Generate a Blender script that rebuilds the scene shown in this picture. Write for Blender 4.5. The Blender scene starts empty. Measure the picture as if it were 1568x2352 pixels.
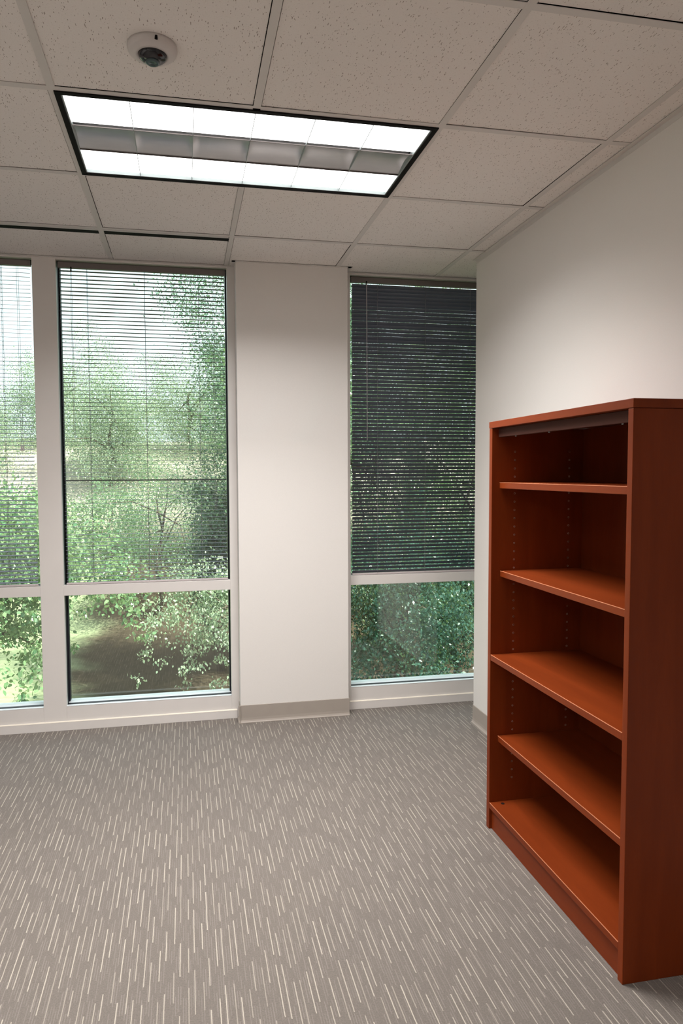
import bpy, math, random
import numpy as np
from mathutils import Matrix, Vector
random.seed(7); rng = np.random.default_rng(7)
scene = bpy.context.scene
COL = scene.collection
H = 2.545            # ceiling height
U = 0.6096           # ceiling grid module
YW = 1.717           # inner face of window framing
YP = 1.6247          # face of the boxed column
XR = 1.9347          # right wall
YE = 1.364           # far end of right wall
YB = -3.2; XL = -2.6 # wall behind the camera, left wall
XREC = 2.36          # right end of the window bay
XB = 1.521           # bookcase front
GZ = -3.3            # ground outside

# ------------------------------------------------------------------ helpers
class MB:
    def __init__(self): self.v=[]; self.f=[]
    def quad(self,a,b,c,d):
        n=len(self.v); self.v+= [a,b,c,d]; self.f.append((n,n+1,n+2,n+3))
    def box(self,x0,x1,y0,y1,z0,z1):
        n=len(self.v)
        self.v+=[(x0,y0,z0),(x1,y0,z0),(x1,y1,z0),(x0,y1,z0),(x0,y0,z1),(x1,y0,z1),(x1,y1,z1),(x0,y1,z1)]
        self.f+=[(n,n+3,n+2,n+1),(n+4,n+5,n+6,n+7),(n,n+1,n+5,n+4),(n+1,n+2,n+6,n+5),(n+2,n+3,n+7,n+6),(n+3,n,n+4,n+7)]
        return self
    def prism(self,poly,axis,a,b):
        """extrude polygon (2-D pts in the other two axes) along axis from a to b"""
        n=len(self.v); m=len(poly)
        for t in (a,b):
            for p in poly:
                q=[0,0,0]; q[axis]=t; o=[k for k in range(3) if k!=axis]; q[o[0]]=p[0]; q[o[1]]=p[1]
                self.v.append(tuple(q))
        for k in range(m):
            j=(k+1)%m; self.f.append((n+k,n+j,n+m+j,n+m+k))
        self.f.append(tuple(n+k for k in range(m))[::-1]); self.f.append(tuple(n+m+k for k in range(m)))
        return self
    def tube(self,pts,rads,seg=6,cap=True):
        pts=[Vector(p) for p in pts]
        if not hasattr(rads,'__len__'): rads=[rads]*len(pts)
        n0=len(self.v)
        for i,p in enumerate(pts):
            d=(pts[min(i+1,len(pts)-1)]-pts[max(i-1,0)]).normalized()
            u=d.cross(Vector((0.3,0.91,0.2))).normalized() if abs(d.z)>.2 else d.cross(Vector((0,0,1))).normalized()
            w=d.cross(u)
            for k in range(seg):
                a=2*math.pi*k/seg
                self.v.append(tuple(p+(u*math.cos(a)+w*math.sin(a))*rads[i]))
        for i in range(len(pts)-1):
            for k in range(seg):
                a=n0+i*seg+k; b=n0+i*seg+(k+1)%seg
                self.f.append((a,b,b+seg,a+seg))
        if cap:
            self.f.append(tuple(n0+k for k in range(seg))[::-1])
            self.f.append(tuple(n0+(len(pts)-1)*seg+k for k in range(seg)))
        return self
    def lathe(self,prof,cx,cy,seg=48):
        """profile [(r,z)..] about a vertical axis"""
        n=len(self.v)
        for r,z in prof:
            for k in range(seg):
                a=2*math.pi*k/seg; self.v.append((cx+r*math.cos(a),cy+r*math.sin(a),z))
        for i in range(len(prof)-1):
            for k in range(seg):
                a=n+i*seg+k; b=n+i*seg+(k+1)%seg
                self.f.append((a,b,b+seg,a+seg))
        self.f.append(tuple(n+k for k in range(seg))); self.f.append(tuple(n+(len(prof)-1)*seg+k for k in range(seg)))
        return self
    def build(self,name,mat,parent=None,bevel=0,smooth=False,fix=True):
        me=bpy.data.meshes.new(name); me.from_pydata(self.v,[],self.f)
        if fix:
            import bmesh
            bm=bmesh.new(); bm.from_mesh(me); bmesh.ops.recalc_face_normals(bm,faces=bm.faces); bm.to_mesh(me); bm.free()
        me.materials.append(mat)
        if smooth:
            me.polygons.foreach_set('use_smooth',[True]*len(me.polygons))
        o=bpy.data.objects.new(name,me); COL.objects.link(o)
        if parent is not None:
            off=wloc(parent); me.transform(Matrix.Translation(-off)); o.parent=parent
        if bevel:
            b=o.modifiers.new('bevel','BEVEL'); b.width=bevel; b.segments=2; b.limit_method='ANGLE'; b.angle_limit=.7
        return o
def wloc(o):
    l=Vector(o.location)
    while o.parent: o=o.parent; l+=Vector(o.location)
    return l
def tag(o,label=None,cat=None,group=None,kind=None):
    if label: o['label']=label
    if cat: o['category']=cat
    if group: o['group']=group
    if kind: o['kind']=kind
    return o
def empty(name,loc): 
    o=bpy.data.objects.new(name,None); o.empty_display_size=.1; COL.objects.link(o); o.location=loc; return o
def struct(o): o['kind']='structure'; return o

# ------------------------------------------------------------------ materials
def nmat(name):
    m=bpy.data.materials.new(name); m.use_nodes=True
    return m, m.node_tree, m.node_tree.nodes['Principled BSDF']
def sset(b,**k):
    for n,v in k.items():
        n={'base':'Base Color','rough':'Roughness','spec':'Specular IOR Level','metal':'Metallic'}[n]
        b.inputs[n].default_value = (*v,1) if isinstance(v,tuple) else v
def N(nt,t,**k):
    n=nt.nodes.new(t)
    for a,v in k.items(): setattr(n,a,v)
    return n
def M(nt,op,a,b=None,c=None):
    n=nt.nodes.new('ShaderNodeMath'); n.operation=op
    for i,x in enumerate((a,b,c)):
        if x is None: continue
        if isinstance(x,(int,float)): n.inputs[i].default_value=x
        else: nt.links.new(x,n.inputs[i])
    return n.outputs[0]
def mix(nt,f,a,b):
    n=nt.nodes.new('ShaderNodeMix'); n.data_type='RGBA'
    for s,x in ((n.inputs[0],f),(n.inputs[6],a),(n.inputs[7],b)):
        if isinstance(x,(int,float)): s.default_value=x
        elif isinstance(x,tuple): s.default_value=(*x,1)
        else: nt.links.new(x,s)
    return n.outputs[2]
def noise_mat(name,c1,c2,scale=30,rough=.6,spec=.3,bump=0,stretch=(1,1,1),detail=4,metal=0):
    m,nt,b=nmat(name); sset(b,rough=rough,spec=spec,metal=metal)
    tc=N(nt,'ShaderNodeTexCoord'); mp=N(nt,'ShaderNodeMapping'); mp.inputs['Scale'].default_value=stretch
    nt.links.new(tc.outputs['Object'],mp.inputs[0])
    no=N(nt,'ShaderNodeTexNoise'); no.inputs['Scale'].default_value=scale; no.inputs['Detail'].default_value=detail
    nt.links.new(mp.outputs[0],no.inputs['Vector'])
    nt.links.new(mix(nt,no.outputs[0],c1,c2),b.inputs['Base Color'])
    if bump:
        bp=N(nt,'ShaderNodeBump'); bp.inputs['Strength'].default_value=bump; bp.inputs['Distance'].default_value=.002
        nt.links.new(no.outputs[0],bp.inputs['Height']); nt.links.new(bp.outputs[0],b.inputs['Normal'])
    return m
WALL=noise_mat('wall_paint',(.755,.725,.695),(.795,.765,.735),scale=260,rough=.75,spec=.15,bump=.08)
FRAME=noise_mat('window_frame_paint',(.70,.665,.64),(.74,.705,.68),scale=9,rough=.5,spec=.3)
GASKET=noise_mat('dark_bronze_gasket',(.012,.013,.02),(.02,.02,.028),scale=40,rough=.5)
ALU=noise_mat('aluminium_sill_and_glint',(.74,.77,.80),(.80,.83,.86),scale=60,rough=.3,spec=.6)  # real sill metal, also paints the sky glint on the bottom rail
BASEM=noise_mat('taupe_vinyl_base',(.36,.315,.28),(.40,.355,.31),scale=14,rough=.5,spec=.3)
GRIDM=noise_mat('white_enamel_grid',(.66,.63,.605),(.70,.67,.645),scale=30,rough=.5,spec=.25)
SLATM=noise_mat('blind_slat_enamel',(.135,.145,.185),(.16,.17,.21),scale=20,rough=.4,spec=.4)
HEADM=noise_mat('blind_headrail_enamel',(.16,.14,.135),(.19,.165,.155),scale=20,rough=.45,spec=.3)
RAILM=noise_mat('blind_bottom_rail_enamel',(.52,.46,.46),(.58,.52,.52),scale=20,rough=.35,spec=.5)
CORD=noise_mat('blind_cord',(.16,.15,.17),(.22,.21,.22),scale=60,rough=.8)
WAND=noise_mat('clear_grey_wand',(.48,.44,.46),(.55,.51,.53),scale=20,rough=.25,spec=.6)
BLACK=noise_mat('black_enamel',(.007,.006,.006),(.011,.010,.010),scale=20,rough=.6,spec=.08)
DARKGAP=noise_mat('plenum_dark',(.012,.010,.010),(.02,.018,.016),scale=5,rough=.9)
WHITEPL=noise_mat('white_plastic',(.62,.58,.57),(.66,.62,.60),scale=50,rough=.45,spec=.3)
SILVER=noise_mat('specular_louver',(.55,.55,.58),(.72,.71,.72),scale=7,rough=.38,metal=1,stretch=(1,4,4))
BARK=noise_mat('grey_brown_bark',(.07,.055,.04),(.16,.13,.10),scale=18,rough=.9,stretch=(1,1,.2),bump=.5)
EXTW=noise_mat('outer_facade_masonry',(.40,.36,.31),(.46,.42,.36),scale=20,rough=.9)
DARKWOOD=noise_mat('dark_stained_rail',(.07,.026,.018),(.09,.036,.027),scale=16,rough=.7,spec=.1,stretch=(1,.1,1))

def wood(name,grain,tint=1.0):
    m,nt,b=nmat(name); sset(b,rough=.42,spec=.16)
    tc=N(nt,'ShaderNodeTexCoord'); mp=N(nt,'ShaderNodeMapping'); mp.inputs['Scale'].default_value=grain
    nt.links.new(tc.outputs['Object'],mp.inputs[0])
    n1=N(nt,'ShaderNodeTexNoise'); n1.inputs['Scale'].default_value=6; n1.inputs['Detail'].default_value=5; n1.inputs['Distortion'].default_value=.6
    n2=N(nt,'ShaderNodeTexNoise'); n2.inputs['Scale'].default_value=70; n2.inputs['Detail'].default_value=3
    for n in (n1,n2): nt.links.new(mp.outputs[0],n.inputs['Vector'])
    t=tint
    c=mix(nt,n1.outputs[0],(.118*t,.0180*t,.0032*t),(.215*t,.037*t,.0065*t))
    c=mix(nt,M(nt,'MULTIPLY',n2.outputs[0],.35),c,(.10*t,.015*t,.004*t))
    nt.links.new(c,b.inputs['Base Color'])
    return m
WOODV=wood('cherry_laminate_vertical',(3,3,.35),1.22)
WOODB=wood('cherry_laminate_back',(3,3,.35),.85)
WOODH=wood('cherry_laminate_shelf',(3,.35,3),1.2)
EDGE=noise_mat('painted_edge_highlight',(.42,.155,.075),(.52,.20,.10),scale=30,rough=.4)  # lighter tone paints the bevel highlight on the shelf fronts

def carpet():
    m,nt,b=nmat('striped_loop_carpet'); sset(b,rough=.85,spec=.25)
    tc=N(nt,'ShaderNodeTexCoord'); sp=N(nt,'ShaderNodeSeparateXYZ'); nt.links.new(tc.outputs['Object'],sp.inputs[0])
    x=sp.outputs[0]; y=sp.outputs[1]
    def stripes(pitch,off,w,cell,thr,seed):
        u=M(nt,'DIVIDE',M(nt,'ADD',x,off+40.0),pitch); i=M(nt,'FLOOR',u); fr=M(nt,'FRACT',u)
        wn=N(nt,'ShaderNodeTexWhiteNoise',noise_dimensions='2D'); cb=N(nt,'ShaderNodeCombineXYZ')
        nt.links.new(i,cb.inputs[0]); cb.inputs[1].default_value=seed; nt.links.new(cb.outputs[0],wn.inputs['Vector'])
        yy=M(nt,'ADD',M(nt,'DIVIDE',M(nt,'ADD',y,50.0),cell),M(nt,'MULTIPLY',wn.outputs[0],9.0))
        j=M(nt,'FLOOR',yy); fy=M(nt,'FRACT',yy)
        wn2=N(nt,'ShaderNodeTexWhiteNoise',noise_dimensions='3D'); c2=N(nt,'ShaderNodeCombineXYZ')
        nt.links.new(i,c2.inputs[0]); nt.links.new(j,c2.inputs[1]); c2.inputs[2].default_value=seed
        nt.links.new(c2.outputs[0],wn2.inputs['Vector'])
        on=M(nt,'LESS_THAN',fy,M(nt,'ADD',thr-.22,M(nt,'MULTIPLY',wn2.outputs[0],.5)))
        d=M(nt,'ABSOLUTE',M(nt,'SUBTRACT',fr,.5))
        ln=M(nt,'LESS_THAN',d,w/pitch/2)
        wn3=N(nt,'ShaderNodeTexWhiteNoise',noise_dimensions='3D'); nt.links.new(wn2.outputs['Color'],wn3.inputs['Vector'])
        br=M(nt,'ADD',M(nt,'MULTIPLY',wn3.outputs[0],.55),.45)
        return M(nt,'MULTIPLY',M(nt,'MULTIPLY',on,ln),br)
    wv=N(nt,'ShaderNodeTexNoise'); wv.inputs['Scale'].default_value=90; nt.links.new(tc.outputs['Object'],wv.inputs['Vector'])
    x=M(nt,'ADD',x,M(nt,'MULTIPLY',wv.outputs[0],.0016))
    s1=stripes(.0406,0,.0029,.24,.60,1.0)
    s2=stripes(.0406,.0165,.0029,.24,.60,2.0)
    s3=stripes(.0068,.002,.0024,.16,.5,3.0)
    no=N(nt,'ShaderNodeTexNoise'); no.inputs['Scale'].default_value=240; no.inputs['Detail'].default_value=5; no.inputs['Roughness'].default_value=.7
    nt.links.new(tc.outputs['Object'],no.inputs['Vector'])
    mp=N(nt,'ShaderNodeMapping'); mp.inputs['Scale'].default_value=(1,.22,1); nt.links.new(tc.outputs['Object'],mp.inputs[0])
    n2=N(nt,'ShaderNodeTexNoise'); n2.inputs['Scale'].default_value=130; n2.inputs['Detail'].default_value=3
    nt.links.new(mp.outputs[0],n2.inputs['Vector'])
    n3=N(nt,'ShaderNodeTexNoise'); n3.inputs['Scale'].default_value=2.2; nt.links.new(tc.outputs['Object'],n3.inputs['Vector'])
    c=mix(nt,no.outputs[0],(.040,.034,.030),(.285,.248,.219))
    c=mix(nt,M(nt,'MULTIPLY',n2.outputs[0],.5),c,(.12,.103,.092))
    c=mix(nt,M(nt,'MULTIPLY',s3,.28),c,(.38,.34,.31))
    c=mix(nt,M(nt,'MULTIPLY',M(nt,'MAXIMUM',s1,s2),.64),c,(.66,.60,.50))
    c=mix(nt,M(nt,'MULTIPLY',n3.outputs[0],.12),c,(.30,.25,.20))
    nt.links.new(c,b.inputs['Base Color'])
    bp=N(nt,'ShaderNodeBump'); bp.inputs['Strength'].default_value=.5; bp.inputs['Distance'].default_value=.003
    nt.links.new(no.outputs[0],bp.inputs['Height']); nt.links.new(bp.outputs[0],b.inputs['Normal'])
    b.inputs['Sheen Weight'].default_value=.15
    return m
CARPET=carpet()

def tilemat():
    m,nt,b=nmat('fissured_acoustic_tile'); sset(b,rough=.9,spec=.1)
    tc=N(nt,'ShaderNodeTexCoord')
    def pits(scale,stretch,rot,thr,seed):
        mp=N(nt,'ShaderNodeMapping'); mp.inputs['Scale'].default_value=stretch; mp.inputs['Rotation'].default_value=(0,0,rot)
        mp.inputs['Location'].default_value=(seed,seed*1.7,0)
        nt.links.new(tc.outputs['Object'],mp.inputs[0])
        wob=N(nt,'ShaderNodeTexNoise'); wob.inputs['Scale'].default_value=35; nt.links.new(tc.outputs['Object'],wob.inputs['Vector'])
        ad=N(nt,'ShaderNodeVectorMath',operation='MULTIPLY_ADD'); ad.inputs[1].default_value=(.007,.007,0)
        nt.links.new(wob.outputs['Color'],ad.inputs[0]); nt.links.new(mp.outputs[0],ad.inputs[2])
        vo=N(nt,'ShaderNodeTexVoronoi'); vo.inputs['Scale'].default_value=scale; nt.links.new(ad.outputs[0],vo.inputs['Vector'])
        cs=N(nt,'ShaderNodeSeparateColor'); nt.links.new(vo.outputs['Color'],cs.inputs[0])
        t=M(nt,'MULTIPLY',M(nt,'MAXIMUM',M(nt,'SUBTRACT',cs.outputs[0],.42),0),thr)
        return M(nt,'LESS_THAN',vo.outputs['Distance'],t)
    p1=pits(235,(1,.26,1),.75,.50,0); p2=pits(215,(1,.30,1),.25,.42,5); p3=pits(230,(1,1,1),0,.5,9)
    p=M(nt,'MAXIMUM',p1,p2)
    no=N(nt,'ShaderNodeTexNoise'); no.inputs['Scale'].default_value=300; nt.links.new(tc.outputs['Object'],no.inputs['Vector'])
    c=mix(nt,no.outputs[0],(.80,.755,.725),(.88,.84,.81))
    c=mix(nt,M(nt,'MULTIPLY',p3,.25),c,(.36,.30,.26))
    c=mix(nt,M(nt,'MULTIPLY',p,.72),c,(.20,.145,.11))
    nt.links.new(c,b.inputs['Base Color'])
    return m
TILE=tilemat()

def glassmat(name,tint):
    m=bpy.data.materials.new(name); m.use_nodes=True; nt=m.node_tree; nt.nodes.clear()
    out=N(nt,'ShaderNodeOutputMaterial'); g=N(nt,'ShaderNodeNewGeometry')
    dp=N(nt,'ShaderNodeVectorMath',operation='DOT_PRODUCT')
    nt.links.new(g.outputs['Incoming'],dp.inputs[0]); nt.links.new(g.outputs['Normal'],dp.inputs[1])
    c=M(nt,'ABSOLUTE',dp.outputs['Value'])
    f=M(nt,'ADD',M(nt,'MULTIPLY',M(nt,'POWER',M(nt,'SUBTRACT',1.0,c),5.0),.9),.10)
    tr=N(nt,'ShaderNodeBsdfTransparent'); tr.inputs[0].default_value=(*tint,1)
    gl=N(nt,'ShaderNodeBsdfGlossy'); gl.inputs['Roughness'].default_value=0.0
    mx=N(nt,'ShaderNodeMixShader'); nt.links.new(f,mx.inputs[0]); nt.links.new(tr.outputs[0],mx.inputs[1]); nt.links.new(gl.outputs[0],mx.inputs[2])
    nt.links.new(mx.outputs[0],out.inputs[0]); return m
GLASS=glassmat('tinted_window_glass',(.93,.975,.955))

def emis(name,col,s):
    m=bpy.data.materials.new(name); m.use_nodes=True; nt=m.node_tree; nt.nodes.clear()
    out=N(nt,'ShaderNodeOutputMaterial'); e=N(nt,'ShaderNodeEmission'); e.inputs[0].default_value=(*col,1); e.inputs[1].default_value=s
    nt.links.new(e.outputs[0],out.inputs[0]); return m
LENS=emis('lit_fluorescent_lens',(1,.985,.97),3.2)

def leafmat(name,a,b_,trans=.45):
    m=bpy.data.materials.new(name); m.use_nodes=True; nt=m.node_tree; nt.nodes.clear()
    out=N(nt,'ShaderNodeOutputMaterial'); g=N(nt,'ShaderNodeNewGeometry')
    c=mix(nt,g.outputs['Random Per Island'],a,b_)
    d=N(nt,'ShaderNodeBsdfPrincipled'); d.inputs['Roughness'].default_value=.34; d.inputs['Specular IOR Level'].default_value=.6
    t=N(nt,'ShaderNodeBsdfTranslucent')
    nt.links.new(c,d.inputs['Base Color'])
    ct=mix(nt,.35,c,(.45,.60,.16)); nt.links.new(ct,t.inputs[0])
    mx=N(nt,'ShaderNodeMixShader'); mx.inputs[0].default_value=trans
    nt.links.new(d.outputs[0],mx.inputs[1]); nt.links.new(t.outputs[0],mx.inputs[2]); nt.links.new(mx.outputs[0],out.inputs[0])
    return m
L_BRIGHT=leafmat('bright_green_leaf',(.08,.22,.10),(.30,.42,.21),.35)
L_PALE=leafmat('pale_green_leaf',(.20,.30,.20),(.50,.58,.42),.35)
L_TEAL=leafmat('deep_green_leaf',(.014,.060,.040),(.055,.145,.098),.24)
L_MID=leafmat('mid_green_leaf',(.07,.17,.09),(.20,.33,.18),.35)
L_DARK=leafmat('dark_blue_green_leaf',(.04,.115,.08),(.13,.25,.16),.28)  # dark blue-green foliage colour of the tall tree
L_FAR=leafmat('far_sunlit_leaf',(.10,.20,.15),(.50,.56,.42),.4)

def groundmat():
    m,nt,b=nmat('lawn_and_leaf_litter'); sset(b,rough=.95,spec=.1)
    tc=N(nt,'ShaderNodeTexCoord'); sp=N(nt,'ShaderNodeSeparateXYZ'); nt.links.new(tc.outputs['Object'],sp.inputs[0])
    n=N(nt,'ShaderNodeTexNoise'); n.inputs['Scale'].default_value=.5; n.inputs['Detail'].default_value=4; nt.links.new(tc.outputs['Object'],n.inputs['Vector'])
    f=N(nt,'ShaderNodeTexNoise'); f.inputs['Scale'].default_value=9; f.inputs['Detail'].default_value=5; nt.links.new(tc.outputs['Object'],f.inputs['Vector'])
    grass=mix(nt,f.outputs[0],(.20,.25,.13),(.34,.38,.23))
    litter=mix(nt,f.outputs[0],(.035,.027,.017),(.085,.066,.043))
    dry=mix(nt,f.outputs[0],(.34,.32,.25),(.50,.47,.38))
    k=M(nt,'ADD',sp.outputs[0],M(nt,'MULTIPLY',n.outputs[0],3.0))   # lawn lies to the left
    s=N(nt,'ShaderNodeMapRange'); s.interpolation_type='SMOOTHSTEP'; s.inputs[1].default_value=-1.6; s.inputs[2].default_value=-.2
    nt.links.new(k,s.inputs[0])
    c=mix(nt,s.outputs[0],grass,litter)
    s2=N(nt,'ShaderNodeMapRange'); s2.interpolation_type='SMOOTHSTEP'; s2.inputs[1].default_value=24; s2.inputs[2].default_value=29
    nt.links.new(M(nt,'ADD',sp.outputs[1],M(nt,'MULTIPLY',n.outputs[0],2.0)),s2.inputs[0])
    nt.links.new(mix(nt,s2.outputs[0],c,dry),b.inputs['Base Color'])
    return m
GROUND=groundmat()

NICKEL=noise_mat('nickel_grommet',(.55,.42,.36),(.65,.5,.42),scale=40,rough=.35,metal=.6)
# ------------------------------------------------------------------ room shell
struct(MB().box(XL-.15,XREC+.12,YB-.15,YW+.03,-.12,0).build('floor',CARPET))
struct(MB().box(XR,XR+.12,YB,YE,0,H+.06).build('wall_right',WALL))
struct(MB().box(XL-.15,XREC+.12,YB-.15,YB,0,H+.06).build('wall_back',WALL))
struct(MB().box(XL-.15,XL,YB,YW+.12,0,H+.06).build('wall_left',WALL))
struct(MB().box(XREC,XREC+.12,YB,YW+.12,0,H+.06).build('wall_bay',WALL))
struct(MB().box(XL,-1.36,YW,YW+.12,0,H+.06).build('wall_front',WALL))
struct(MB().box(.655,1.2785,YP,YW+.12,0,H+.06).build('wall_column',WALL,bevel=.003))
struct(MB().box(XL-.15,XREC+.12,YW+.0301,YW+.14,-.4,-.001).build('wall_spandrel',EXTW))
struct(MB().box(XL-.15,XREC+.12,YB-.15,YW+.14,H+.061,H+.3).build('roof_slab',EXTW))

# ceiling
ceil=empty('ceiling',(0,0,H)); ceil['kind']='structure'
MB().box(XL,XREC,YB,YW+.03,H+.045,H+.06).build('plenum',DARKGAP,ceil)
tiles=MB(); bars=MB(); HB=.0119
I0,I1=-5,4; J0,J1=-6,3
for i in range(I0,I1):
    for j in range(J0,J1):
        x0,x1=i*U,(i+1)*U; y0,y1=j*U,(j+1)*U
        if j==0 and i in (0,1): continue
        if j==-3 and i in (-3,-2): continue
        if j==2 and i<1: y0=1.292-HB
        x0=max(x0+HB,XL); x1=min(x1-HB,XREC); y0=max(y0+HB,YB); y1=min(y1-HB,YW+.002)
        if i==3 and y1<YE+.01: x1=min(x1,XR-.001)
        if x1-x0<.02 or y1-y0<.02: continue
        g=[random.choice((-.001,-.001,.0006,.0022)) for _ in range(4)]
        z=[H+.0035+random.uniform(-.0012,.0012) for _ in range(4)]
        a=x0+g[0]; b=x1-g[1]; c=y0+g[2]; d=y1-g[3]
        n=len(tiles.v)
        P=[(a,c),(b,c),(b,d),(a,d)]
        tiles.v+=[(p[0],p[1],zz) for p,zz in zip(P,z)]+[(p[0],p[1],H+.02) for p in P]
        tiles.f+=[(n,n+3,n+2,n+1),(n+4,n+5,n+6,n+7),(n,n+1,n+5,n+4),(n+1,n+2,n+6,n+5),(n+2,n+3,n+7,n+6),(n+3,n,n+4,n+7)]
tiles.build('ceiling_tiles',TILE,ceil)
for i in range(I0,I1+1):
    x=i*U
    if x<XL or x>XREC: continue
    segs=[(YB,YW)]
    if i==1: segs=[(YB,0),(U,YW)]
    if i==-2: segs=[(YB,-3*U),(-2*U,YW)]
    if i==3: pass
    for a,b in segs: bars.box(x-HB,x+HB,a,b,H,H+.002)
for j in range(J0,J1+1):
    y=j*U
    if y<YB or y>YW: continue
    for i in range(I0,I1):
        a=max(i*U+HB,XL); b=min((i+1)*U-HB,XREC)
        if b>a: bars.box(a,b,y-HB,y+HB,H+.0002,H+.0021)
bars.build('ceiling_grid',GRIDM,ceil)
wa=MB()
wa.box(XR-.022,XR,YB,YE,H-.001,H+.0005); wa.box(XR-.0015,XR,YB,YE,H-.018,H)
wa.box(.655-.02,1.2785+.02,YP-.02,YP,H-.001,H+.0005)
wa.box(.655-.02,.655,YP-.02,YW,H-.001,H+.0005)
wa.box(XL,.635,YW-.018,YW,H-.0008,H+.0005); wa.box(1.30,XREC,YW-.018,YW,H-.0008,H+.0005)
wa.box(1.2785,1.30,YP-.02,YW,H-.001,H+.0005)
struct(wa.build('trim_1',GRIDM))

# baseboards (vinyl cove base, with toe)
def cove(mb,axis,a,b,face,sgn):
    prof=[(0,0),(.0125,0),(.012,.004),(.0075,.009),(.0045,.016),(.0032,.03),(.0032,.098),(.002,.1005),(0,.1005)]
    poly=[(face+sgn*p[0],p[1]) for p in prof]
    mb.prism(poly,axis,a,b)
bb=MB(); cove(bb,0,.655-.012,1.2785+.004,YP,-1); cove(bb,1,YP-.012,YW-.012,.655,-1)
bb.box(1.2785,1.2785+.0035,YP-.003,YW,0,.1005)
struct(bb.build('baseboard_column',BASEM,bevel=.0015))
bb=MB(); cove(bb,1,YB,YE+.003,XR,-1); bb.box(XR-.003,XR+.12,YE,YE+.0035,0,.1005)
struct(bb.build('baseboard_right',BASEM))
bb=MB(); cove(bb,1,YB,YW,XL,1); struct(bb.build('baseboard_left',BASEM))
bb=MB(); cove(bb,0,XL,XR,YB,1); struct(bb.build('baseboard_back',BASEM))
ledge=MB()
for a,b in ((XL,.643),(1.2825,XREC)):
    ledge.box(a,b,YW-.009,YW+.001,0,.0465)
lb_=struct(ledge.build('baseboard_window',FRAME,bevel=.0012))
sb=MB()
for a,b in ((XL,.643),(1.2825,XREC)): sb.prism([(YW-.0095,.0464),(YW+.001,.0464),(YW+.001,.0515),(YW-.0088,.0485)],0,a,b)
sb.build('sealant_bead',noise_mat('cream_sealant',(.80,.74,.64),(.86,.80,.70),scale=50,rough=.5),lb_)

# mullions (continuous verticals)
def mullion(n,x0,x1):
    e=empty('trim_%d'%n,((x0+x1)/2,YW,0)); e['kind']='structure'
    MB().box(x0,x1,YW,YW+.036,.0,H).build('mullion_face',FRAME,e,bevel=.0012)
    MB().box(x0+.001,x1-.001,YW+.036,YW+.13,0,H).build('outer_mullion',GASKET,e)
mullion(2,-1.36,-1.30); mullion(3,-.4035,-.2845); mullion(4,.6125,.655); mullion(5,1.279,1.3145); 

def window(n,x0,x1):
    e=empty('window_%d'%n,((x0+x1)/2,YW,0)); e['kind']='structure'
    f=MB()
    f.box(x0,x1,YW+.0005,YW+.04,.742,.797)      # mid rail
    f.box(x0,x1,YW+.0005,YW+.024,.0,.131)       # bottom rail
    f.box(x0,x1,YW+.0005,YW+.04,H-.0085,H+.02)      # head
    f.build('window_frame',FRAME,e,bevel=.0012)
    g=MB()
    g.box(x0,x1,YW+.024,YW+.064,.0,.1303)
    g.box(x0,x1,YW+.04,YW+.13,.745,.794)
    g.box(x0,x1,YW+.04,YW+.13,H-.012,H+.02)
    g.box(x0,x0+.006,YW+.088,YW+.13,.12,H); g.box(x1-.006,x1,YW+.088,YW+.13,.12,H)
    g.build('glazing_gasket',GASKET,e)
    MB().box(x0,x1,YW+.064,YW+.14,.0,.1306).build('window_sill',ALU,e,bevel=.002)
    MB().box(x0,x1,YW-.0004,YW+.0235,.1311,.1335).build('sill_glint_strip',ALU,e,bevel=.0005)  # pale strip paints the sky reflection along the top of the bottom rail
    for a,b in ((.1306,.745),(.794,H-.012)):
        MB().box(x0+.004,x1-.004,YW+.1,YW+.106,a,b).build('glass_pane',GLASS,e)
    return e
window(1,-1.30,-.4035); window(2,-.2845,.6125); window(3,1.3145,XREC)

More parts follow.
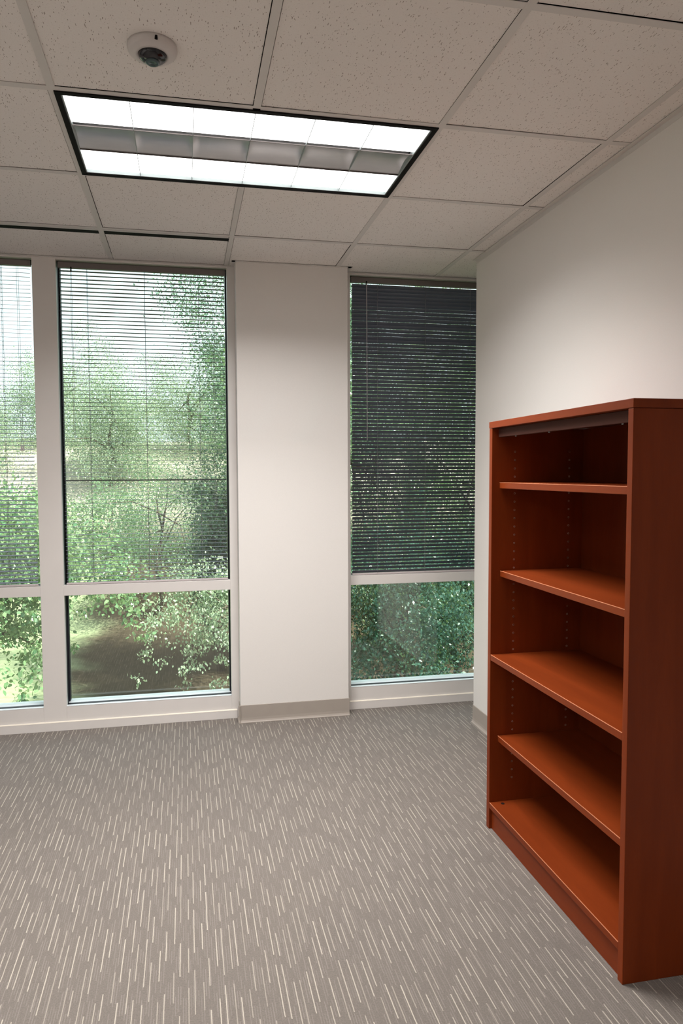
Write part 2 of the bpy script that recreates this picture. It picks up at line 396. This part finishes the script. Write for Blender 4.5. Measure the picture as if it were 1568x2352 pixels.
# ------------------------------------------------------------------ blinds
def blind(x0,x1,tilt,ladders,label,zfirst=2.4836,odd=None,loops=(),wand=None,tassel=None,lift=()):
    yc=YW+.0265
    r=empty('window_blind',((x0+x1)/2,yc,.798)); tag(r,label,'blind','aluminium mini blinds in the windows')
    MB().box(x0,x1,yc-.0135,yc+.0135,2.499,2.528).build('headrail',HEADM,r,bevel=.001)
    br=MB(); br.box(x0+.004,x1-.004,yc-.010,yc+.010,.7985,.8085); br.build('bottom_rail',RAILM,r,bevel=.002)
    n=80; pitch=.02108; s=MB(); w=.0125
    for k in range(n):
        z=zfirst-k*pitch
        if z<.815: break
        t=tilt+random.gauss(0,.8)
        if k==0 and tilt>30: t=tilt-4
        if odd is not None and k==odd: t=tilt+15
        t=math.radians(t); sag=random.uniform(-.0004,.0004)
        ct,st=math.cos(t),math.sin(t); top=[];bot=[]
        for u in (-1,-.5,0,.5,1):
            h=.0014*(1-u*u)
            for lst,off in ((top,.00018),(bot,-.00018)):
                a=u*w; b=h+off
                lst.append((yc+a*ct+b*st, z+sag-a*st+b*ct))   # t>0: outer edge lower
        m=len(s.v); xa=x0+.006+random.uniform(-.001,.001); xb=x1-.006+random.uniform(-.001,.001)
        for xx in (xa,xb):
            for p in top+bot[::-1]: s.v.append((xx,p[0],p[1]))
        L=10
        for q in range(L): s.f.append((m+q,m+(q+1)%L,m+L+(q+1)%L,m+L+q))
        s.f.append(tuple(m+q for q in range(L))[::-1]); s.f.append(tuple(m+L+q for q in range(L)))
    s.build('slats',SLATM,r)
    for lx in ladders:
        c=MB()
        for dy in (-.0135,.0135): c.box(lx-.0007,lx+.0007,yc+dy-.0005,yc+dy+.0005,.806,2.50)
        z=zfirst
        while z>.82:
            c.box(lx-.0005,lx+.0005,yc-.0135,yc+.0135,z-.0022,z-.0012); z-=pitch
        c.build('ladder_cord',CORD,r)
    for lx in lift:
        c=MB()
        for d in (-.004,.004): c.box(lx+d-.0006,lx+d+.0006,yc-.016,yc-.0148,1.2,2.50)
        c.build('lift_cord',CORD,r)
    for (lx,zb) in loops:
        c=MB(); pts=[(lx-.0035,yc-.018,2.49),(lx-.0035,yc-.018,zb+.01)]
        c.tube([(lx-.003,yc-.018,2.492),(lx-.0045,yc-.018,zb+.006),(lx-.0025,yc-.018,zb),(lx+.0005,yc-.018,zb),(lx+.0025,yc-.018,zb+.006),(lx+.002,yc-.018,2.492)],.0009,5)
        c.build('pull_cord',CORD,r)
        MB().box(lx-.003,lx+.003,yc-.020,yc-.0125,2.478,2.502).build('cord_lock',BLACK,r)
    if tassel:
        for q,lx in enumerate(tassel[0]):
            MB().tube([(lx,yc-.018,2.492),(lx+.001,yc-.018,tassel[1]+.01)],.0008,5).build('pull_cord',CORD,r)
            zt=tassel[1]
            tl=MB().lathe([(.0015,zt+.012),(.0028,zt+.006),(.0032,zt),(.0048,zt-.012),(.0062,zt-.018)],lx+.001,yc-.018,16)
            tag(tl.build('tassel',WAND,r,smooth=True),'grey plastic cord tassel')
    if wand:
        MB().tube([(wand,yc-.016,2.505),(wand+.0005,yc-.019,2.49),(wand+.003,yc-.019,1.59)],.0022,8).build('tilt_wand',WAND,r,smooth=True)
        MB().box(wand-.003,wand+.003,yc-.020,yc-.0125,2.486,2.506).build('wand_hook',BLACK,r)
    return r
blind(-1.292,-.412,-11,(-1.19,-.87,-.5605),'open grey mini blind with paired cord tassels, in the leftmost window',tassel=((-.481,-.472),1.545))
blind(-.276,.605,0,(-.130,.1685,.4577),'open grey mini blind with flat slats, in the window left of the white column',odd=53,loops=((-.208,1.597),),lift=(.5376,))
blind(1.324,2.35,41,(1.481,1.775,2.056,2.24),'nearly closed dark mini blind right of the white column',zfirst=2.482,wand=1.414)

# ------------------------------------------------------------------ ceiling fixtures
def troffer(ox,oy,label,spread=150,power=60):
    r=empty('ceiling_light',(ox+U,oy+U/2,H)); tag(r,label,'ceiling light')
    X0,X1,Y0,Y1=ox+.004,ox+2*U-.004,oy+.008,oy+U-.002; fw=.018
    f=MB()
    f.box(X0,X1,Y0,Y0+fw,H-.004,H+.03); f.box(X0,X1,Y1-fw,Y1,H-.004,H+.03)
    f.box(X0,X0+fw,Y0+fw,Y1-fw,H-.004,H+.03); f.box(X1-fw,X1,Y0+fw,Y1-fw,H-.004,H+.03)
    f.build('frame',BLACK,r,bevel=.001)
    a0,a1,b0,b1=X0+fw,X1-fw,Y0+fw,Y1-fw
    e=MB(); t=.004
    e.box(a0,a1,b0,b0+t,H+.000,H+.02); e.box(a0,a1,b1-t,b1,H,H+.02); e.box(a0,a0+t,b0+t,b1-t,H,H+.02); e.box(a1-t,a1,b0+t,b1-t,H,H+.02)
    e.build('louver_edge',noise_edge,r)
    MB().box(a0,a1,b0,b1,H+.034,H+.042).build('housing',WHITEPL,r)
    m0,m1=b0+.195,b1-.192
    for (p,q) in ((b0+t,m0),(m1,b1-t)):
        MB().box(a0+t,a1-t,p,q,H+.012,H+.016).build('lamp_lens',LENS,r)
    # silver centre reflector: parabolic ridge, dished between cross blades
    pol=[]; K=12
    for k in range(K+1):
        u=k/K; y=m0+(m1-m0)*u; z=H+.004+.024*math.sin(math.pi*u)
        pol.append((y,z))
    cw=(a1-a0-2*t)/6
    for k in range(6):
        c=MB(); xa=a0+t+k*cw; S=14; n=len(c.v)
        for s_ in range(S+1):
            v=s_/S; x=xa+cw*v
            e_=min(v,1-v)*2; dip=(1-min(1,e_*5))**2*.007
            for (y,z) in pol: c.v.append((x,y,z-dip*(math.sin(math.pi*(y-m0)/(m1-m0)))+.0))
        for s_ in range(S):
            for q in range(K):
                A=n+s_*(K+1)+q; c.f.append((A,A+1,A+K+2,A+K+1))
        c.build('centre_reflector',SILVER,r,smooth=True,fix=False)
    for k in range(1,6):
        x=a0+t+k*cw
        MB().box(x-.0009,x+.0009,b0+t,b1-t,H+.001,H+.012).build('cross_blade',noise_edge,r)
    for y in (m0,m1):
        MB().box(a0+t,a1-t,y-.0014,y+.0014,H+.0005,H+.004).build('louver_rail',HEADM,r)
    for q,(p,s2) in enumerate(((b0+t,m0),(m1,b1-t))):
        ld=bpy.data.lights.new('fluorescent_lamp','AREA'); ld.shape='RECTANGLE'; ld.size=a1-a0-.04; ld.size_y=s2-p-.02
        ld.energy=power/2; ld.spread=math.radians(spread+(14 if q else -14)); ld.color=(1,.975,.955)
        lo=bpy.data.objects.new('lamp',ld); COL.objects.link(lo); lo.parent=r
        lo.location=(0,(p+s2)/2-(oy+U/2),-.002)
    return r
noise_edge=noise_mat('louver_edge_metal',(.38,.44,.44),(.46,.52,.52),scale=20,rough=.35,spec=.5)
troffer(0,0,'black-framed recessed fluorescent ceiling light with louvers and silver centre strip',spread=131,power=46)
troffer(-3*U,-3*U,'unseen ceiling light added behind and left of the viewpoint to brighten the ceiling',spread=136,power=50)  # added fill fixture out of view, lifts the ceiling brightness

# dome camera
cx,cy=.303,-.262
r=empty('dome_camera',(cx,cy,H)); tag(r,'round white dome camera with a black glass eye on the ceiling','camera')
MB().lathe([(.0655,H+.003),(.0660,H-.004),(.0640,H-.011),(.058,H-.0165),(.046,H-.020),(.0395,H-.0215),(.0385,H-.0195)],cx,cy,64).build('base',WHITEPL,r,smooth=True)
dm=noise_mat('smoked_dome',(.010,.010,.014),(.014,.013,.018),scale=10,rough=.06,spec=.6)
MB().lathe([(.0385,H-.019)]+[(.0375*math.cos(a),H-.0205-.019*math.sin(a)) for a in [k*math.pi/2/9 for k in range(9)]]+[(.0008,H-.0396)],cx,cy,48).build('dome',dm,r,smooth=True)
MB().lathe([(.0195,H-.036),(.0190,H-.0392),(.0165,H-.0412),(.0095,H-.0418),(.0085,H-.0405),(.001,H-.0405)],cx,cy,32).build('lens',noise_mat('lens_ring',(.03,.055,.06),(.045,.08,.085),scale=30,rough=.2,spec=.6),r,smooth=True)
MB().lathe([(.004,H-.0035),(.004,H-.0125),(.001,H-.013)],cx+.012,cy-.0625,12).build('screw_hole',BLACK,r)

# slot diffuser
r=empty('slot_diffuser',(-1.0,1.255,H)); tag(r,'long white linear air diffuser with black slot along the ceiling by the windows','air vent')
a,b=XL,.5975
MB().box(a,b,1.2195+HB-.008,1.2265,H-.0005,H+.004).build('flange',GRIDM,r)
MB().box(a,b,1.2330,1.2455,H-.0006,H+.003).build('centre_bar',GRIDM,r)
s=MB().box(a,b,1.226,1.2935,H+.0008,H+.003); s.box(b-.003,b+.001,1.2265,1.2935,H-.0005,H+.004)
s.build('slot',BLACK,r)

# ------------------------------------------------------------------ bookcase
bk=empty('bookcase',(XB+.19,-.175,0)); tag(bk,'reddish cherry wood bookcase with empty shelves against the right wall','bookcase')
YN,YF=-.6185,.268; XK=1.915; T=.0245; ZT=1.594
MB().box(XB-.0015,XK,YN-.0015,YF+.0015,ZT-.0245,ZT).build('top_panel',WOODH,bk,bevel=.0015)
for y0,y1,nm in ((YN,YN+.0225,'near'),(YF-T,YF,'far')):
    sp_=MB().box(XB,XK-.001,y0,y1,0,ZT-.0255).build('side_panel',WOODV,bk,bevel=.0012)
    if nm=='far':
        yy=y0
        for px in (1.6155,1.8445):
            z=.20; first=None
            while z<1.5:
                if first is None:
                    h=MB(); K=12
                    prof=[(.0037,.0004),(.0037,-.0005),(.0024,-.0005),(.0022,.0003)]
                    for rad,dd in prof:
                        for q in range(K):
                            A=2*math.pi*q/K; h.v.append((px+rad*math.cos(A),yy+dd,z+rad*math.sin(A)))
                    for t_ in range(3):
                        for q in range(K): h.f.append((t_*K+q,t_*K+(q+1)%K,(t_+1)*K+(q+1)%K,(t_+1)*K+q))
                    h.f.append(tuple(range(3*K,4*K)))
                    first=h.build('shelf_pin_hole',NICKEL,sp_,fix=False); first.data.materials.append(BLACK); first.data.polygons[3*K].material_index=1
                    zf=z
                else:
                    c_=first.copy(); COL.objects.link(c_); c_.parent=sp_; c_.location=(0,0,z-zf)
                z+=.032
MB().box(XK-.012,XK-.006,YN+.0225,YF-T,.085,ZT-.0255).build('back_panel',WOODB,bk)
ya,yb=YN+.0227,YF-T-.0002
MB().box(XB+.026,XB+.044,ya,yb,ZT-.0255-.033,ZT-.0255).build('top_rail',DARKWOOD,bk,bevel=.001)
MB().box(XB+.012,XB+.030,ya,yb,.0,.0842).build('kick_plate',WOODH,bk)
s_b=tag(MB().box(XB+.0005,XK-.013,ya,yb,.0843,.1070).build('bottom_shelf',WOODH,bk,bevel=.0016),'bottom shelf with dark cover cap')
s_m=tag(MB().box(XB+.0005,XK-.013,ya,yb,.6725,.6955).build('shelf',WOODH,bk,bevel=.0016),'middle shelf flush with the front')
shelves=[(s_b,.1070,XB+.0005),(s_m,.6955,XB+.0005)]
for zt,ins in ((1.3628,.031),(1.0222,.036),(.3725,.033)):
    s_a=MB().box(XB+ins,XK-.013,ya+.001,yb-.001,zt-.0232,zt).build('shelf',WOODH,bk,bevel=.0016)
    shelves.append((s_a,zt,XB+ins))
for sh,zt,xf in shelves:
    MB().prism([(xf-.0001,zt-.0016),(xf+.0004,zt-.0004),(xf+.0016,zt+.0001),(xf+.0022,zt-.0004),(xf+.0006,zt-.0020)],1,ya+.001,yb-.001).build('edge_highlight_strip',EDGE,sh)  # thin pale strip painting the highlight along each shelf's upper front edge
MB().lathe([(.0072,.1069),(.0072,.1078),(.0066,.1082)],1.5685,.222,24).build('cover_cap',BLACK,bk)
for (py,) in ((.12,),(-.12,),(-.52,)):
    MB().lathe([(.003,ZT-.062),(.003,ZT-.0585)],XB+.036,py,10).build('rail_screw',noise_edge,bk)

# ------------------------------------------------------------------ outside
def gz(x,y):
    t=max(0,min(1,(y-17)/18)); h=(3*t*t-2*t**3)*6.3
    return GZ+h+.12*math.sin(x*.6+y*.35)+.08*math.sin(x*1.3-y*.8)
g=MB(); nx,ny=60,60
for j in range(ny+1):
    for i in range(nx+1):
        x=-22+i*50/nx; y=2.4+j*46/ny; g.v.append((x,y,gz(x,y)))
for j in range(ny):
    for i in range(nx):
        A=j*(nx+1)+i; g.f.append((A,A+1,A+nx+2,A+nx+1))
struct(g.build('ground',GROUND,smooth=True,fix=False))

def leaves(centers,sigma,per,size,droop=.4,shape=6,flat=.7):
    """numpy leaf cloud -> verts, faces"""
    n=len(centers)*per
    c=np.repeat(np.asarray(centers),per,axis=0)
    p=c+rng.normal(size=(n,3))*np.array([1,1,flat])*sigma
    # leaf axis: outward and drooping
    ax=rng.normal(size=(n,3)); ax[:,2]-=droop*1.5; ax/=np.linalg.norm(ax,axis=1)[:,None]
    up=rng.normal(size=(n,3))*.75; up[:,2]+=1.0
    sd=np.cross(ax,up); sd/=np.linalg.norm(sd,axis=1)[:,None]+1e-9
    nm=np.cross(sd,ax)
    L=size*rng.uniform(.65,1.25,size=n)[:,None]
    if shape==6:
        prof=[(0,0,0),(.28,.26,.05),(.65,.22,.04),(1,0,-.06),(.65,-.22,.04),(.28,-.26,.05)]
    else:
        prof=[(0,0,0),(.45,.25,.05),(1,0,0),(.45,-.25,.05)]
    K=len(prof); V=np.empty((n,K,3))
    for k,(a,s,b) in enumerate(prof):
        V[:,k]=p+ax*(L*a)+sd*(L*s*1.15)+nm*(L*b)
    return V.reshape(-1,3),n,K
def leaf_object(name,mat,parent,V,n,K):
    me=bpy.data.meshes.new(name)
    V=V-np.array(wloc(parent))
    me.vertices.add(n*K); me.vertices.foreach_set('co',V.astype(np.float32).ravel())
    me.loops.add(n*K); me.loops.foreach_set('vertex_index',np.arange(n*K,dtype=np.int32))
    me.polygons.add(n); me.polygons.foreach_set('loop_start',np.arange(0,n*K,K,dtype=np.int32))
    me.update(calc_edges=True); me.validate()
    me.materials.append(mat); o=bpy.data.objects.new(name,me); COL.objects.link(o); o.parent=parent; return o

def tree(name,label,cat,x,y,cen,rad,mat,nclus,per,size,sig=.25,droop=.4,shape=4,trunk_r=.12,group='trees outside the windows',hollow=.55,branches=12,tend=0):
    z0=gz(x,y)-.05
    r=empty(name,(x,y,z0)); tag(r,label,cat,group)
    C=[]
    while len(C)<nclus:
        d=rng.normal(size=3); d/=np.linalg.norm(d)
        rr=hollow+(1-hollow)*rng.random()**.6
        bump=1+.22*math.sin(3.1*d[0]*2+d[2]*5+x)+.16*math.sin(7*d[1]+4*d[0]+y)
        p=np.array(cen)+d*np.array(rad)*rr*bump
        if p[2]<gz(p[0],p[1])+.15 or p[1]<YW+.9: continue
        C.append(p)
    C=np.array(C)
    # hanging sprays: extra clusters strung below rim clusters
    if tend:
        ex=[]
        for p in C[rng.integers(0,len(C),tend)]:
            out=(p-np.array(cen)); out[2]=0; out/=np.linalg.norm(out)+1e-6
            L=rng.uniform(.3,.9)
            for k in range(4):
                q=p+out*L*.3*k/3-np.array([0,0,L*(k/3)**1.4])
                if q[1]>YW+1.0: ex.append(q)
        C2=np.array(ex); V2,n2,K=leaves(C2,sig*.42,max(6,per//3),size,droop+.4,shape)
    V,n,K=leaves(C,sig,per,size,droop,shape)
    if tend: V=np.vstack([V,V2]); n+=n2
    leaf_object('foliage',mat,r,V,n,K)
    t=MB(); top=np.array([cen[0],cen[1],cen[2]+rad[2]*.5])
    pts=[(x+(top[0]-x)*k/7+.10*math.sin(k*1.7+x),y+(top[1]-y)*k/7+.08*math.cos(k*1.3+y),z0+(top[2]-z0)*k/7) for k in range(8)]
    t.tube(pts,[trunk_r*(1-.11*k) for k in range(8)],8)
    t.build('trunk',BARK,r,smooth=True,fix=False)
    b=MB()
    for p in C[rng.integers(0,len(C),branches)]:
        k=int(np.clip(3+rng.random()*4,3,6)); s=Vector(pts[k]); e=Vector(p)
        mid=(s+e)/2+Vector((rng.normal()*.1,rng.normal()*.1,.12*(e-s).length))
        b.tube([s,s.lerp(mid,.6),mid,mid.lerp(e,.55),e],[trunk_r*.34,trunk_r*.26,trunk_r*.19,trunk_r*.12,trunk_r*.05],5)
    b.build('branches',BARK,r,smooth=True,fix=False)
    return r
# near, left: broad bright leaves
tree('deciduous_tree','bright green broad-leaved tree filling the lower left panes beside the frame post','tree',-3.0,8.0,(-2.6,7.6,.25),(2.1,1.4,1.2),L_BRIGHT,400,95,.062,sig=.15,shape=6,trunk_r=.13,hollow=.3,tend=50)
tree('deciduous_tree','low sunlit sapling with large leaves over the lawn at the far left','tree',-2.1,5.9,(-1.75,5.9,-1.15),(.5,.5,.4),L_BRIGHT,14,16,.075,sig=.12,shape=6,trunk_r=.03,branches=8,tend=8)
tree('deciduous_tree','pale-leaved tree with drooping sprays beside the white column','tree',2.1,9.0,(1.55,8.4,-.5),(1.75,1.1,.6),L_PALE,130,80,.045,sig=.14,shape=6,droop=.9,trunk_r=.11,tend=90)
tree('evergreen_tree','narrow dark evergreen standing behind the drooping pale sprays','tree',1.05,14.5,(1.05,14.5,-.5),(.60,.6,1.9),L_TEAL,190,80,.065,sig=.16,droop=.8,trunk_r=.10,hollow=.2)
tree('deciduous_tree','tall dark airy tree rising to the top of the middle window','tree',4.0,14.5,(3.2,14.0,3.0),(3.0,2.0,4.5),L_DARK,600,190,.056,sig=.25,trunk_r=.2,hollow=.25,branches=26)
tree('deciduous_tree','olive-green tree filling the gap between the large-leaved tree and the evergreen','tree',-.5,19.5,(-.4,19.3,-.1),(1.7,1.2,1.7),L_MID,120,110,.06,sig=.25,trunk_r=.08,branches=7)
tree('deciduous_tree','unseen round-crowned tree added behind the white column to shade the ground','tree',2.4,11.2,(2.4,11.2,2.6),(1.5,1.5,1.9),L_MID,200,90,.07,sig=.26,trunk_r=.13,hollow=.2)  # out of sight, added to cast shade on the ground outside
# far sunlit trees on the bank
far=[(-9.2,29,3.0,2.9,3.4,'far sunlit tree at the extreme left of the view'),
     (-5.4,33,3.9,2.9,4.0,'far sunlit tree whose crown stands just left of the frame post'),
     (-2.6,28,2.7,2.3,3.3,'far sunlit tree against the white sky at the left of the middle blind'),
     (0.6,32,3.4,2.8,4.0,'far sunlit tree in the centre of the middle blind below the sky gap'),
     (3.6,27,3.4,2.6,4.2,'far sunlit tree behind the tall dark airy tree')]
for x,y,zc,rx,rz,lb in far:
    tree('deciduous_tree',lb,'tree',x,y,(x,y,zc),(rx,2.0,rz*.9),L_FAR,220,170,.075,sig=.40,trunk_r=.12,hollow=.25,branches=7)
# undergrowth on the bank
und=[(-8.0,21.5,1.6,L_MID,'low shrub on the bank at the far left'),(-4.9,22.4,1.5,L_BRIGHT,'low bright shrub on the bank left of the frame post'),
     (-2.2,22.9,1.5,L_MID,'low shrub on the bank behind the large-leaved tree'),(1.9,22.6,1.5,L_PALE,'low pale shrub in front of the sandy bank'),(4.4,20.5,1.4,L_MID,'low shrub on the bank behind the evergreen')]
for x,y,s,mt,lb in und:
    tree('shrub',lb,'shrub',x,y,(x,y,gz(x,y)+s*.9),(s*1.3,s,s),mt,110,70,.085,sig=.23,trunk_r=.05,hollow=.3,group='shrubs on the bank outside',branches=8)
# right window
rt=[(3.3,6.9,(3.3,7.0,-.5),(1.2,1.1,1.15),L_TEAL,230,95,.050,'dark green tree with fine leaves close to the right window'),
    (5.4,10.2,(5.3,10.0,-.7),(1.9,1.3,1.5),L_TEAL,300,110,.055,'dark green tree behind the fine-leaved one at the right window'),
    (7.8,14,(7.4,13.6,2.2),(2.5,1.8,4.0),L_BRIGHT,400,110,.065,'tall tree farthest right beyond the nearly closed blind'),
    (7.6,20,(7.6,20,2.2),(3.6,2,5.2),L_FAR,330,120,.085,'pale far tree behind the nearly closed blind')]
for x,y,c,rd,mt,nc,per,sz,lb in rt:
    tree('deciduous_tree',lb,'tree',x,y,c,rd,mt,nc,per,sz,sig=.13 if sz<.056 else .22,droop=.6,trunk_r=.10,hollow=.2,tend=40)

# ------------------------------------------------------------------ light
w=bpy.data.worlds.new('sky'); scene.world=w; w.use_nodes=True
bg=w.node_tree.nodes['Background']; bg.inputs[0].default_value=(.84,.94,1.0,1); bg.inputs[1].default_value=1.6
sl=bpy.data.lights.new('sun','SUN'); sl.energy=14; sl.angle=math.radians(.6); sl.color=(1,.96,.86)
so=bpy.data.objects.new('sun',sl); COL.objects.link(so)
so.rotation_euler=Vector((-.5,.25,-.83)).to_track_quat('-Z','Y').to_euler()   # light travels away from the building, to the left

# ------------------------------------------------------------------ camera
f=1611.88; yaw,pit,rol=.1984567,.05634541,.0045823
cy_,sy=math.cos(yaw),math.sin(yaw); cp,sp=math.cos(pit),math.sin(pit)
F=Vector((sy*cp,cy_*cp,-sp)); R0=Vector((cy_,-sy,0)); D0=F.cross(R0)
R=R0*math.cos(rol)+D0*math.sin(rol); D=-R0*math.sin(rol)+D0*math.cos(rol)
cd=bpy.data.cameras.new('camera'); cam=bpy.data.objects.new('camera',cd); COL.objects.link(cam)
mt=Matrix(((R.x,-D.x,-F.x,.37197),(R.y,-D.y,-F.y,-2.26800),(R.z,-D.z,-F.z,H-1.14102),(0,0,0,1)))
cam.matrix_world=mt
cd.sensor_fit='VERTICAL'; cd.sensor_height=36; cd.lens=f/2352*36; cd.shift_x=33.35/2352; cd.clip_start=.02; cd.clip_end=300
scene.camera=cam
scene.view_settings.view_transform='Standard'; scene.view_settings.look='None'; scene.view_settings.gamma=1
scene.view_settings.use_curve_mapping=False; scene.view_settings.exposure=.16
c=scene.cycles
c.use_denoising=True; c.max_bounces=10; c.diffuse_bounces=5; c.glossy_bounces=4; c.transmission_bounces=4; c.transparent_max_bounces=16
c.sample_clamp_indirect=6; c.caustics_reflective=False; c.caustics_refractive=False
